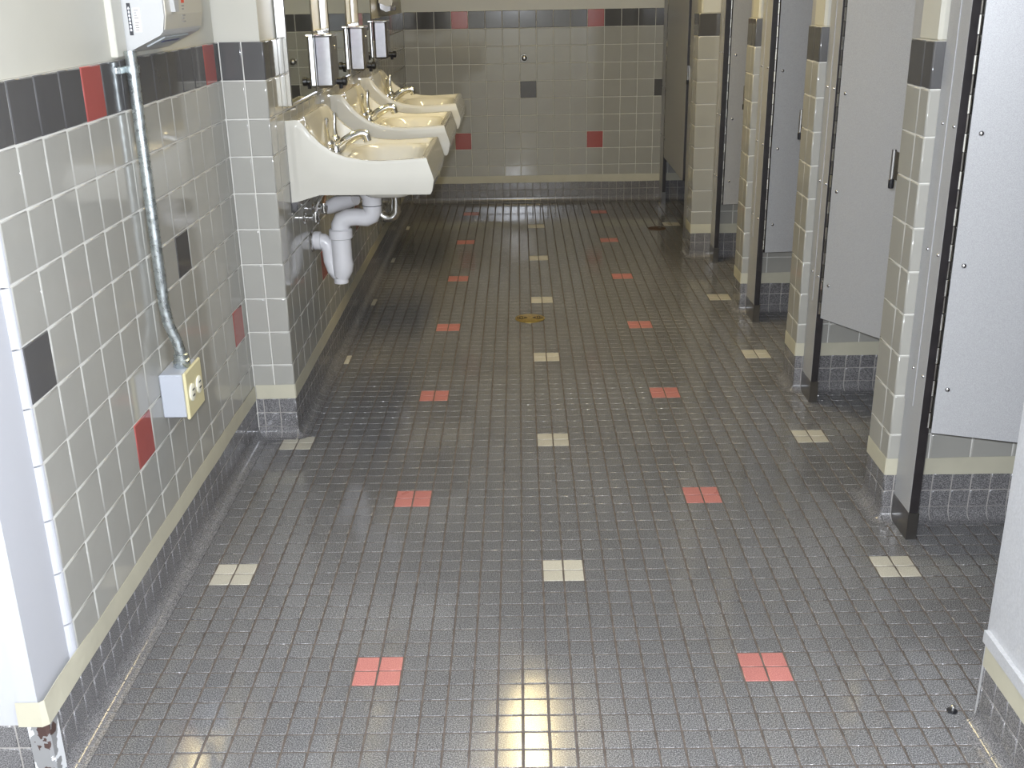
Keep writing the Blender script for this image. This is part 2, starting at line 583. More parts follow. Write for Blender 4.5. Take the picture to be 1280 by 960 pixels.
def base_run(name, o, a, n, c0, c1, off, corner0=False, corner1=False, hidden=None, label=None):
    """Baseboard of two rows of square tiles and a curved base piece at the floor, one structure with its tiles as parts."""
    A = Vector(a); N = Vector(n); O = Vector(o)
    mb = MB()
    F = frame(O + A * c0, a, n)
    mb.box((0.05, 0.038, 0.0), (c1 - c0 - 0.05, 0.30, ZCOVE - 0.02), 0, F)
    mb.prism([(d - 0.035, z - 0.03) for d, z in cove_profile()] + [(0.62, -0.2), (-0.2, -0.2), (-0.2, 0.6)], N, (0, 0, 1), A, c0 + 0.04, c1 - 0.04, O, 0)
    root = mb.build(name, M['cove_grout'], recalc=True)
    tag(root, label or 'dark gray tiled cove base', None, None, 'structure')
    fld = Field(root, 230, 7.0)
    coves = []
    rest = MB()
    k = math.floor(c0 - off)
    jw = 0.055
    while off + k < c1 - 1e-6:
        lo = max(off + k, c0); hi = min(off + k + 1, c1)
        if hi - lo > 0.1:
            hid = hidden(lo, hi, 0, 2) if hidden else False
            for z0, z1 in ((1.58, ZCOVE), (0.62, 1.58)):
                p = O + A * (lo + jw / 2); p.z = z0 + jw / 2
                fld.tile(frame(p, a, n), hi - lo - jw, z1 - z0 - jw, M['cove_gray'], None, 'tile', th=0.12, b=0.04, hidden=hid)
            p = O + A * (lo + jw / 2); p.z = 0
            me = cove_mesh(hi - lo - jw)
            m4 = frame(p, a, n)
            s = 0 if hid else seen_area([m4 @ Vector(q) for q in ((0, 0, .6), (1, 0, .6), (1, -.6, 0), (0, -.6, 0))])
            coves.append((s, m4, me))
        k += 1
    fld.finish('distant_base_tiles')
    coves.sort(key=lambda q: -q[0])
    for i, (s, m4, me) in enumerate(coves):
        if i < 120 and s >= 7:
            ob = bpy.data.objects.new('cove_tile', me); COL.objects.link(ob)
            m = m4.copy(); m.translation = m.translation * S
            ob.matrix_basis = m; ob.parent = root
        else:
            vs = [tuple(c / S for c in v.co) for v in me.vertices]
            rest.add(vs, [tuple(p.vertices) for p in me.polygons], 0, False, m4)
    if rest.f:
        ob = rest.build('distant_cove_tiles', M['cove_gray'], root); ob['kind'] = 'stuff'
    return root


def cove_corner(parent, corner, a_dir, n_dir):
    """Quarter-turn cove piece round an outside corner; a_dir and n_dir are the outward normals of the two faces."""
    pr = cove_profile()
    mb = MB(); A = Vector(a_dir); N = Vector(n_dir); C = Vector(corner); k = 6
    vs = []
    for i in range(k + 1):
        an = math.pi / 2 * i / k
        d = A * math.cos(an) + N * math.sin(an)
        for dist, z in pr:
            vs.append(C + d * dist + Vector((0, 0, z)))
    fs = []
    L = len(pr)
    for i in range(k):
        for q in range(L - 1):
            a = i * L + q
            fs.append((a, a + 1, a + L + 1, a + L))
    mb.add(vs, fs, 0, True)
    return mb.build('cove_corner_tile', M['cove_gray'], parent, recalc=True)


def tape_strip(name, pts, label, z0=2.52, z1=3.47, lift=0.03, wob=0.05, group='masking tape strips along the wall base', extra=None):
    """Paper tape along a polyline of (u, v, nu, nv): position on the tile face and outward normal."""
    mb = MB(); vs = []; top = []
    P = []
    for i in range(len(pts) - 1):
        (u0, v0, a0, b0), (u1, v1, a1, b1) = pts[i], pts[i + 1]
        L = math.hypot(u1 - u0, v1 - v0); n = max(1, int(L / 1.2))
        for k in range(n + (1 if i == len(pts) - 2 else 0)):
            t = k / n
            P.append((u0 + (u1 - u0) * t, v0 + (v1 - v0) * t, a0 + (a1 - a0) * t, b0 + (b1 - b0) * t))
    rnd = random.Random(len(P))
    w0 = w1 = 0.0
    for i, (u, v, a, b) in enumerate(P):
        w0 = w0 * 0.7 + rnd.uniform(-wob, wob) * 0.5; w1 = w1 * 0.7 + rnd.uniform(-wob, wob) * 0.5
        e0, e1, el = (extra(u, v) if extra else (0, 0, 0))
        for z, l in ((z0 + w0 + e0, lift + el), ((z0 + z1) / 2 + (e0 + e1) / 2, lift + el * 0.4 + rnd.uniform(0, 0.012)), (z1 + w1 + e1, lift)):
            vs.append((u + a * l, v + b * l, z))
            vs.append((u + a * (l - 0.02), v + b * (l - 0.02), z))
    n = len(P); fs = []
    for i in range(n - 1):
        A = i * 6; B = A + 6
        for c in (0, 2):
            fs.append((A + c, B + c, B + c + 2, A + c + 2)); fs.append((A + c + 1, A + c + 3, B + c + 3, B + c + 1))
        fs.append((A, A + 1, B + 1, B)); fs.append((A + 4, B + 4, B + 5, A + 5))
    fs += [(0, 2, 3, 1), (2, 4, 5, 3)]
    e = (n - 1) * 6
    fs += [(e, e + 1, e + 3, e + 2), (e + 2, e + 3, e + 5, e + 4)]
    mb.add(vs, fs, 0, False)
    o = mb.build(name, M['tape'], recalc=True)
    return tag(o, label, 'tape', group)


# ------------------------------------------------------------------ room geometry
UA, UB, VP, VB = -18.62, -16.1, 25.2, 103.5
UR, UR1, UR5 = 16.86, 15.6, 15.2
VCORNER = -6.6                  # outside corner of the left wall nearest the camera
U0 = -10.18                     # grout offset on the back wall
VA0 = -1.29                     # grout offset on the left wall
UDEEP = 47.0
VFRONT = -64.0
ULEFT = -44.0
PN = -0.22                      # painted plaster lies behind the tile face
GN = -0.05                      # joint level behind the tile face


def slab(mb, o, a, n, c0, c1, z0, z1, d0, d1, mi):
    mb.box((c0, -d1, z0), (c1, -d0, z1), mi, frame(Vector((o[0], o[1], 0)), a, n))


# floor -----------------------------------------------------------
mb = MB()
mb.box((ULEFT - 2, VFRONT - 2, -1.0), (UDEEP + 2, VB + 2, -0.032))
floor = tag(mb.build('floor', M['floor_grout']), 'gray mosaic tile floor with red and cream four-tile accents', None, None, 'structure')
ff = Field(floor, 300, 6.0)


def floor_kind(i, j):
    if i in (-9, -8, 7, 8, 23, 24) and (j + 1) % 16 in (0, 1):
        return 'red'
    if i in (-17, -16, -1, 0, 15, 16, 31, 32) and (j - 7) % 16 in (0, 1):
        return 'white'
    return None


def solid(u, v):
    """True where a wall stands on the floor."""
    if u < UB and v > VP + 0.1: return True
    if u < UA and v > VCORNER: return True
    for w0, w1, uf in ((12.93, 15.98, UR), (32.1, 35.1, UR), (51.2, 54.2, UR), (71.2, 74.2, UR1)):
        if w0 < v < w1 and u > uf: return True
    if u > UR5 and v < -3.5: return True
    return False


FJ = 0.08
for j in range(int(VFRONT), 103):
    for i in range(-44, 47):
        cu, cv = i + 0.5, j + 0.5
        if solid(cu, cv): continue
        if cu < -22 and cv < -40: pass
        u0, u1, v0, v1 = i, i + 1, j, j + 1
        # trim against the cove lips
        if cv < VP and cv > VCORNER and u0 < UA + 0.62: continue
        if cv > VP and u0 < UB + 0.62: u0 = UB + 0.66
        if u1 - u0 < 0.2: continue
        kd = floor_kind(i, j)
        mat = M['floor_' + (kd or 'gray')]
        lab = {'red': 'salmon red accent tile', 'white': 'cream accent tile'}.get(kd)
        m4 = Matrix.Translation((u0 + FJ / 2, v1 - FJ / 2, 0)) @ Matrix.Rotation(-math.pi / 2, 4, 'X') @ Matrix.Identity(4)
        # local x -> +u, local z -> v reversed, local -y -> up
        m4 = Matrix(((1, 0, 0, u0 + FJ / 2), (0, 0, 1, v0 + FJ / 2), (0, -1, 0, random.uniform(-0.003, 0.003)), (0, 0, 0, 1)))
        hid = cu > UR + 0.5 and not (8 < cv < 13 or 28 < cv < 32)
        ff.tile(m4, u1 - u0 - FJ, v1 - v0 - FJ, mat, lab, 'tile', th=0.12, b=0.022, jit=0.0025, hidden=hid)
ff.finish('distant_floor_tiles')

# ceiling -----------------------------------------------------------
mb = MB(); mb.box((ULEFT - 2, VFRONT - 2, CEIL), (UDEEP + 2, VB + 2, CEIL + 1))
tag(mb.build('ceiling', M['ceiling']), 'plain cream ceiling', None, None, 'structure')


def accent_mod(shift):
    def f(c, j):
        c = c - shift
        if j == 0 and c % 8 == 0: return 'red'
        if j == 7 and c % 8 == 0: return 'red'
        if j == 4 and c % 8 == 4: return 'dark'
        return None
    return f


# back wall -----------------------------------------------------------
mb = MB()
o, a, n = (0, VB, 0), (1, 0, 0), (0, -1, 0)
slab(mb, o, a, n, UB - 3, UDEEP + 2, -0.05, ZTOP - 0.02, -2.0, GN, 0)
slab(mb, o, a, n, UB - 3, UDEEP + 2, ZTOP - 0.02, CEIL, -2.0, PN, 1)
wall_back = tag(mb.build('wall_back', [M['grout'], M['paint']]), 'gray glazed tile wall closing the far end, dark top band', None, None, 'structure')
f = Field(wall_back, 300, 8.0)
wall_tiles(f, o, a, n, UB, UDEEP, U0, accent_mod(0), hidden=lambda l, h, z0, z1: l > 18.2)
f.finish()
base_run('baseboard_back', o, a, n, UB, UDEEP, U0, hidden=lambda l, h, z0, z1: l > 19, label='dark gray tiled cove base along the far end wall')

# left wall, near part ---------------------------------------------------
mb = MB()
o, a, n = (UA, 0, 0), (0, 1, 0), (1, 0, 0)
slab(mb, o, a, n, VCORNER + 0.3, VP, -0.05, ZTOP - 0.02, -2.0, -0.34, 0)
slab(mb, o, a, n, VCORNER + 0.3, VP, ZTOP - 0.02, CEIL, -2.0, PN, 1)
slab(mb, o, a, n, VCORNER + 0.02, -3.75, ZCOVE, CEIL, -0.9, PN + 0.02, 2)
wall_left = tag(mb.build('wall_left', [M['grout'], M['paint'], M['white_paint']]), 'gray tiled wall on the left with dark band and white corner', None, None, 'structure')
# joint level of the tiled field
mbg = MB(); slab(mbg, o, a, n, -3.5, VP, 0, ZTOP - 0.03, -0.4, GN, 0)
mbg.build('grout_bed', M['grout'], wall_left)
f = Field(wall_left, 300, 8.0)
wall_tiles(f, o, a, n, -3.42, VP, VA0, accent_mod(3))
f.finish()
# bullnose edge pieces, one per row; flash glare painted in as white
for j in range(0, 10):
    zb = rowz(j + 1) if j < 9 else ZCOVE; zt = rowz(j)
    r = 0.36
    poly = [(-3.42 - JW / 2, 0.0)] + [(-3.46 - r * math.sin(t * math.pi / 14), -r + r * math.cos(t * math.pi / 14)) for t in range(1, 8)] + [(-3.46 - r, -0.45), (-3.42 - JW / 2, -0.45)]
    MB().prism(poly, (0, 1, 0), (1, 0, 0), (0, 0, 1), zb + JW / 2, zt - JW / 2, (UA, 0, 0), 0).build(
        'edge_tile', M['white_paint'], wall_left, 'rounded edge tile with flash glare painted in as white', recalc=True)
# corner face looking toward the camera
mb = MB()
o2, a2, n2 = (0, VCORNER, 0), (1, 0, 0), (0, -1, 0)
slab(mb, o2, a2, n2, ULEFT, UA + PN - 0.05, -0.05, CEIL, -2.0, -0.06, 0)
wl = tag(mb.build('wall_left', M['white_paint']), 'bright white painted wall face round the near left corner', None, None, 'structure')
# chipped corner post below the tape
mb = MB()
mb.prism([(-0.72, 0.04), (-0.10, 0.04), (0.0, -0.06), (0.0, -0.75), (-0.3, -0.75), (-0.72, -0.3)], (1, 0, 0), (0, -1, 0), (0, 0, 1), 0.0, 2.62, (UA + 0.02, VCORNER, 0), 0)
mb.build('corner_guard', M['chipped'], wl, 'corner post with paint chipped off to gray metal and rust', recalc=True)
base_run('baseboard_left', (UA, 0, 0), (0, 1, 0), (1, 0, 0), VCORNER + 0.7, VP, VA0 - 0.3, label='dark gray tiled cove base along the left wall below the outlet box')
base_run('baseboard_left', (0, VCORNER, 0), (1, 0, 0), (0, -1, 0), ULEFT, UA - 0.72, 0.2, label='dark tiled cove base left of the chipped corner post')

# pilaster face and the wall that carries the sinks -------------------------
mb = MB()
o3, a3, n3 = (0, VP, 0), (1, 0, 0), (0, -1, 0)
slab(mb, o3, a3, n3, UA - 1.5, UB + GN - 0.02, -0.05, ZTOP - 0.02, -1.5, GN, 0)
slab(mb, o3, a3, n3, UA - 1.5, UB + PN - 0.02, ZTOP - 0.02, CEIL, -1.5, PN, 1)
o4, a4, n4 = (UB, 0, 0), (0, 1, 0), (1, 0, 0)
slab(mb, o4, a4, n4, VP + 0.09, VB, -0.05, ZTOP - 0.02, -2.5, GN, 0)
slab(mb, o4, a4, n4, VP - PN + 0.02, VB, ZTOP - 0.02, CEIL, -2.5, PN, 1)
wall_sink = tag(mb.build('wall_left', [M['grout'], M['paint']]), 'gray tiled wall carrying the sinks and mirrors, stepping forward from the left wall', None, None, 'structure')
f = Field(wall_sink, 300, 8.0)
wall_tiles(f, o3, a3, n3, UA, UB, -17.36)
VB0 = 37.35
wall_tiles(f, o4, a4, n4, VP, VB, VB0, accent_mod(0))
f.finish()
base_run('baseboard_left', o3, a3, n3, UA, UB, UA + 0.45, label='short cove base at the narrow tiled step before the sinks')
b = base_run('baseboard_left', o4, a4, n4, VP, VB, VP, label='long dark tiled cove base under the sinks')
cove_corner(b, (UB, VP, 0), (1, 0, 0), (0, -1, 0))

# right side: partitions between the stalls --------------------------------
WALLS = [  # near face v, far face v, aisle face u, grout line on the aisle face
    (12.93, 15.98, UR, 14.08, 'fourth'),
    (32.05, 35.05, UR, 33.45, 'third'),
    (51.20, 54.20, UR, 52.4, 'second'),
    (71.20, 74.20, UR1, 72.3, 'first'),
]
ORD = {'fourth': 'nearest tiled partition between stalls', 'third': 'second nearest tiled partition between stalls',
       'second': 'third nearest tiled partition between stalls', 'first': 'farthest tiled partition between stalls, beside the back wall stall'}
for v0, v1, uf, goff, nm in WALLS:
    mb = MB()
    mb.box((uf - GN, v0 - GN, -0.05), (UDEEP, v1 + GN, ZTOP - 0.02), 0)
    r = 0.3
    mb.bbox((uf + 0.26, v0 + 0.26, ZTOP - 0.1), (UDEEP, v1 - 0.26, CEIL), 0.16, 1)
    w = tag(mb.build('wall_right', [M['grout'], M['paint']]), ORD[nm], None, None, 'structure')
    f = Field(w, 300, 7.0)
    oa, aa, na = (uf, 0, 0), (0, -1, 0), (-1, 0, 0)
    wall_tiles(f, oa, aa, na, -v1, -v0 - 0.0, -goff, None)
    wall_tiles(f, (0, v0, 0), (1, 0, 0), (0, -1, 0), uf + 0.0, UDEEP, uf + 0.0, None,
               hidden=lambda l, h, z0, z1: (h > uf + 3.2 and z1 > 7.0) or l > 30)
    wall_tiles(f, (0, v1, 0), (-1, 0, 0), (0, 1, 0), -UDEEP, -uf, -uf, None, hidden=lambda l, h, z0, z1: True)
    f.finish()
    b1 = base_run('baseboard_right', oa, aa, na, -v1, -v0, -goff, label='short cove base round the end of the ' + ORD[nm].split(' tiled')[0] + ' partition')
    cove_corner(b1, (uf, v0, 0), (-1, 0, 0), (0, -1, 0))
    cove_corner(b1, (uf, v1, 0), (-1, 0, 0), (0, 1, 0))
    base_run('baseboard_right', (0, v0, 0), (1, 0, 0), (0, -1, 0), uf, UDEEP, uf + 0.5, hidden=lambda l, h, z0, z1: l > 30, label='cove base inside the stall along the ' + ORD[nm].split(' tiled')[0] + ' partition')

# right wall nearest the camera, painted
mb = MB()
mb.box((UR5 + 0.06, VFRONT, -0.05), (UDEEP, -3.55, CEIL), 0)
mb.box((UR5 - 0.12, VFRONT, 3.46), (UR5 + 0.1, -3.5, 3.95), 0)
w5 = tag(mb.build('wall_right', M['rough_paint']), 'white textured painted wall at the near right edge', None, None, 'structure')
base_run('baseboard_right', (UR5, 0, 0), (0, -1, 0), (-1, 0, 0), 3.6, 60.0, 3.75, label='dark cove base under the white textured wall')
mb = MB(); mb.box((UR5 + 0.1, -3.55, -0.05), (UDEEP, -3.3, CEIL), 0)
mb.build('end_face', M['rough_paint'], w5)
# wall behind the stalls, left recess and wall behind the camera
mb = MB(); mb.box((UDEEP, -6, -0.05), (UDEEP + 1.5, VB + 1, CEIL))
tag(mb.build('wall_right', M['wall_gray']), 'gray wall at the back of the stalls', None, None, 'structure')
mb = MB(); mb.box((ULEFT - 1.5, VFRONT, -0.05), (ULEFT, VCORNER + 1, CEIL))
tag(mb.build('wall_left', M['paint']), 'cream painted wall of the entry', None, None, 'structure')
mb = MB(); mb.box((ULEFT - 1.5, VFRONT - 1.5, -0.05), (UDEEP, VFRONT, CEIL))
tag(mb.build('wall_front', M['paint']), 'cream painted wall at the entrance end', None, None, 'structure')

# masking tape -----------------------------------------------------------


def peel(u, v):
    if v < -1.5:
        t = min(1.0, (-1.5 - v) / 2.5) * (1.0 if v > -5.5 else 0.5)
        return (0.12 * t, 0.16 * t, 0.10 * t)
    return (0, 0, 0)


tape_strip('masking_tape', [(UA - 0.95, VCORNER - 0.02, 0, -1), (UA - 0.12, VCORNER - 0.02, 0, -1), (UA - 0.02, VCORNER + 0.05, 1, 0), (UA, VP - 0.1, 1, 0)],
           'masking tape along the left wall base, wrapped and wrinkled round the near white corner', lift=0.05, extra=peel)
tape_strip('masking_tape', [(UA + 0.08, VP, 0, -1), (UB - 0.03, VP, 0, -1), (UB, VP + 0.06, 1, 0), (UB, VB - 0.1, 1, 0)],
           'masking tape running under the sinks and across the narrow tiled step beside the conduit wall')
tape_strip('masking_tape', [(UB + 0.1, VB, 0, -1), (UDEEP - 0.2, VB, 0, -1)], 'masking tape along the base of the far end wall')
TL = {'fourth': 'masking tape wrapped round the nearest tiled stall partition', 'third': 'masking tape wrapped round the second nearest tiled stall partition',
      'second': 'masking tape wrapped round the third nearest tiled stall partition', 'first': 'masking tape wrapped round the farthest tiled stall partition'}
for v0, v1, uf, goff, nm in WALLS:
    tape_strip('masking_tape', [(uf, v1 - 0.05, -1, 0), (uf, v0 + 0.05, -1, 0), (uf + 0.05, v0, 0, -1), (UDEEP - 0.2, v0, 0, -1)], TL[nm])
tape_strip('masking_tape', [(UR5, -3.62, -1, 0), (UR5, -55, -1, 0)], 'masking tape below the ledge of the white textured wall at the near right')


# ------------------------------------------------------------------ stall pilasters and doors
def screw(mb, p, n, r=0.10, mi=0):
    mb.lathe([(r, 0.0), (r, 0.03), (r * 0.7, 0.07), (r * 0.25, 0.085)], p, n, 10, mi)


def pilaster(label, u0, va, vb, wall_at, bracket_u=None, keeper=False, up=41.0):
    """Panel of thickness 0.45 between va (free edge) and vb (against the wall). wall_at = v of the wall face."""
    near = va < vb
    lo, hi = min(va, vb), max(va, vb)
    root = empty('stall_pilaster', (u0 + 0.22, va, 0), label, 'partition post', 'stall door posts')
    T = 0.45

    def L(x, y, z): return (x - (u0 + 0.22), y - va, z)
    mb = MB()
    mb.box(L(u0, lo, 0.25), L(u0 + T, hi, up), 1)
    mb.box(L(u0 - 0.012, lo + 0.02, 0.27), L(u0 + T + 0.012, hi - 0.02, up - 0.02), 0)
    mb.build('panel', [M['laminate'], M['black_edge']], root)
    mb = MB()
    e = 0.035
    mb.box(L(u0 - e, lo - e, 0.0), L(u0 + T + e, hi + e * 0.5, 1.48), 0)
    mb.build('shoe', M['dark_steel'], root, 'dark polished steel shoe')
    # angle bracket along the wall
    s = 1 if near else -1
    mb = MB()
    w = wall_at
    mb.box(L(u0 - 0.05, min(w, w - s * 1.15), 6.8), L(u0 - 0.012, max(w, w - s * 1.15), 36.0), 0)
    mb.build('bracket', M['laminate'], root)
    for z in (8.66, 14.6, 20.4, 26.3):
        for p in (L(u0 - 0.012, va + s * 0.28, z), L(u0 - 0.05, w - s * 0.75, z)):
            mb = MB(); screw(mb, p, (-1, 0, 0), 0.085)
            mb.build('screw', M['satin_steel'], root)
    if keeper:
        k = MB()
        y0 = va
        k.box(L(u0 - 0.08, y0 - 0.30, 16.95), L(u0 - 0.02, y0 + 0.55, 18.35), 0)
        k.box(L(u0 + 0.05, y0 + 0.0, 16.95), L(u0 + 0.40, y0 + 0.07, 18.35), 0)
        k.tube([L(u0 - 0.06, y0 + 0.6, 16.9), L(u0 - 0.06, y0 + 0.6, 18.4)], 0.12, 10)
        kk = k.build('keeper', M['satin_steel'], root, 'steel latch keeper')
        q = MB(); q.lathe([(0.13, 0), (0.15, 0.1), (0.15, 0.45), (0.10, 0.5)], L(u0 - 0.06, y0 + 0.6, 16.42), (0, 0, 1), 10)
        q.build('bumper', M['black'], kk, 'black rubber bumper')
    return root


def door(label, hu, hv, ang_dir, width, ztop=35.0, latch=True):
    """Hinged at (hu, hv); runs along ang_dir."""
    d = Vector((ang_dir[0], ang_dir[1], 0)).normalized()
    rot = math.atan2(d.y, d.x)
    root = empty('stall_door', (hu, hv, 6.0), label, 'door', 'stall doors', rot)
    T = 0.40
    H = ztop - 6.0
    mb = MB()
    mb.box((0.06, -T / 2, 0), (width, T / 2, H), 1)
    mb.box((0.075, -T / 2 - 0.012, 0.02), (width - 0.02, T / 2 + 0.012, H - 0.02), 0)
    mb.build('panel', [M['laminate'], M['black_edge']], root)
    return root, H, T


def door_hardware(root, H, T, side, width):
    # continuous hinge: leaf and knuckles (side = +1 / -1: on which local y face the leaf lies)
    mb = MB()
    z = 0.25; k = 0
    while z < H - 0.9:
        mb.tube([(-0.06, side * T / 2, z + 0.02), (-0.06, side * T / 2, z + 0.80)], 0.08 if k % 2 == 0 else 0.065, 8, k % 2)
        z += 0.82; k += 1
    mb.build('hinge', [M['chrome'], M['dark_steel']], root, 'continuous steel hinge')
    for z in (2.3, 8.3, 14.2, 20.1, 26.0):
        for sgn in (-1, 1):
            q = MB(); screw(q, (0.55, sgn * (T / 2 + 0.012), z), (0, sgn, 0), 0.12)
            q.build('screw', M['satin_steel'], root)
    q = MB()
    q.box((width - 1.3, T / 2 + 0.012, 11.0), (width - 0.15, T / 2 + 0.20, 12.4), 0)
    q.box((width - 0.8, T / 2 + 0.20, 11.5), (width - 0.5, T / 2 + 0.55, 11.9), 0)
    q.build('latch', M['satin_steel'], root)


PU = 17.42
pilaster('gray hinge post with black edge in front of the nearest tiled partition', PU, 10.62, 12.86, 12.90)
pilaster('gray latch post behind the nearest tiled partition, with black-tipped keeper', PU, 17.5, 16.05, 16.01, keeper=True)
pilaster('gray hinge post in front of the second nearest tiled partition', PU, 29.72, 31.98, 32.02)
pilaster('gray latch post behind the second nearest tiled partition', PU, 36.6, 35.12, 35.08, keeper=True)
pilaster('gray hinge post in front of the third nearest tiled partition', PU, 48.1, 51.12, 51.17)
pilaster('gray latch post behind the third nearest tiled partition', PU, 55.8, 54.27, 54.23, keeper=True)
pilaster('gray hinge post in front of the farthest tiled partition', 17.7, 68.95, 71.12, 71.17)
pilaster('wide gray latch post behind the farthest tiled partition', 16.45, 81.6, 74.27, 74.23, keeper=True)
pilaster('gray hinge post against the far end wall', 16.45, 100.6, 103.4, 103.46)
pilaster('gray latch post behind the white textured wall at the near right', PU, -1.1, -3.2, -3.28)

for lab, hu, hv, dr, wd in (
        ('light gray stall door nearest the camera, swung well inward', PU + 0.40, 10.40, (3.74, -1.37), 12.0),
        ('second nearest gray stall door, standing only slightly open', PU + 0.30, 29.50, (2.42, -4.50), 12.0),
        ('third nearest gray stall door, swung fully inward', PU + 0.42, 47.9, (2.6, 0.20), 12.0),
        ('fourth nearest gray stall door, swung fully inward', 18.15, 68.4, (2.2, 0.22), 12.0)):
    r, H, T = door(lab, hu, hv, dr, wd)
    door_hardware(r, H, T, -1 if True else 1, wd)
r, H, T = door('wide gray door of the far stall by the end wall, closed', 16.70, 100.35, (-0.01, -1.0), 17.8)
door_hardware(r, H, T, -1, 17.8)


# ------------------------------------------------------------------ sinks
def sm(x):
    x = max(0.0, min(1.0, x))
    return x * x * (3 - 2 * x)


def interp(x, pts):
    if x <= pts[0][0]: return pts[0][1]
    for (a, b), (c, d) in zip(pts, pts[1:]):
        if x <= c:
            return b + (d - b) * (x - a) / (c - a)
    return pts[-1][1]


# local: x = distance out from the wall, y = across (0 at the middle), z = height
SIDE = [(0.0, 19.12), (0.70, 19.16), (0.95, 19.02), (1.45, 18.35), (2.05, 17.72), (2.8, 17.18), (3.6, 16.87), (4.6, 16.68), (5.6, 16.62), (7.2, 16.68), (8.48, 16.76)]
DECK = [(0.0, 19.12), (0.72, 19.12), (0.90, 18.75), (1.12, 17.9), (1.32, 17.2), (1.60, 16.72), (1.95, 16.50), (3.1, 16.42), (8.9, 16.42)]
HALF = 5.0


def top_z(x, y):
    zs = interp(x, SIDE)
    ay = abs(y)
    t = sm((4.72 - ay) / 0.34)
    arch = 0.25 * (1 - sm((4.6 - ay) / 2.2))
    zd = interp(x - arch, DECK)
    t *= sm((8.24 - x) / 0.30)
    z = zs + (min(zd, zs) - zs) * t
    # bowl
    bx = (x - 5.62) / 2.58; by = y / 4.38
    rr = (abs(bx) ** 3.2 + abs(by) ** 3.2) ** (1 / 3.2)
    if rr < 1.0:
        k = sm((1 - rr) / 0.42)
        z -= 2.55 * k
    return z


def make_sink():
    root = empty('wall_sink', (UB, 34.15, 14.0), 'white porcelain wall sink nearest the camera, white drain pipes below', 'sink', 'wall sinks in a row')
    mb = MB()
    NX, NY = 58, 64
    xs = [8.50 * (i / NX) for i in range(NX + 1)]
    ys = [-HALF + 2 * HALF * (j / NY) for j in range(NY + 1)]
    vs = []
    for x in xs:
        for y in ys:
            vs.append((x, y, top_z(x, y) - 14.0))
    fs = []
    W = NY + 1
    for i in range(NX):
        for j in range(NY):
            a = i * W + j
            fs.append((a, a + W, a + W + 1, a + 1))
    # skirt: side and front, lower rings follow the boundary
    ring0 = [i * W for i in range(NX + 1)] + [NX * W + j for j in range(1, NY + 1)] + [i * W + NY for i in range(NX - 1, -1, -1)]

    def bot(x):
        return interp(x, [(0.0, 14.12), (0.35, 14.16), (1.0, 14.35), (1.75, 14.56), (8.3, 14.50)])
    rings = [ring0]
    for lvl in range(1, 7):
        new = []
        for idx in ring0:
            x, y, z = vs[idx]; z += 14.0
            t = (0.04, 0.12, 0.42, 0.60, 0.90, 1.0)[lvl - 1]
            zz = z + (bot(x) - z) * t
            bul = (0.05, 0.08, 0.12, 0.15, 0.06, 0.0)[lvl - 1]
            fr = (0.06, 0.10, 0.33, 0.44, 0.30, 0.18)[lvl - 1]
            ox = fr if x > 8.49 else 0.0
            if 7.5 < x <= 8.49: ox = fr * (x - 7.5) / 1.0
            oy = bul * (1 if y > 0 else -1) if abs(y) > HALF - 1e-4 else bul * y / HALF
            if abs(y) > HALF - 1e-4 and x < 0.3: oy = 0.02 * (1 if y > 0 else -1)
            new.append(len(vs)); vs.append((x + ox, y + oy, zz - 14.0))
        rings.append(new)
    for r0, r1 in zip(rings, rings[1:]):
        for k in range(len(r0) - 1):
            fs.append((r0[k], r1[k], r1[k + 1], r0[k + 1]))
    last = rings[-1]
    # underside: strips across between matching side vertices
    left = last[:NX + 1]; right = list(reversed(last[-(NX + 1):]))
    for i in range(NX):
        fs.append((left[i], right[i], right[i + 1], left[i + 1]))
    fs.append(tuple([left[NX]] + list(last[NX + 1:-(NX + 1)]) + [right[NX]]))
    mb.add(vs, fs, 0, True)
    body = mb.build('basin', M['porcelain'], root, recalc=True)
    # wavy moulded line: belly of the bowl under the body
    q = MB()
    q.lathe([(2.6, 0.70), (2.45, 0.42), (2.0, 0.16), (1.2, 0.0), (0.6, -0.06)], (5.2, 0, 0.0), (0, 0, 1), 28)
    q.build('bowl_underside', M['porcelain'], root)
    q = MB(); q.lathe([(0.55, 0.02), (0.48, 0.05), (0.25, 0.0)], (4.75, 0, -0.02), (0, 0, 1), 18)
    dr = q.build('drain', M['chrome'], root)
    q = MB(); q.lathe([(0.28, 0.0), (0.28, 0.03), (0.18, 0.05)], (1.14, 0.0, 3.5), (0.9, 0, 0.42), 14)
    q.build('overflow_cover', M['porcelain'], root)
    return root


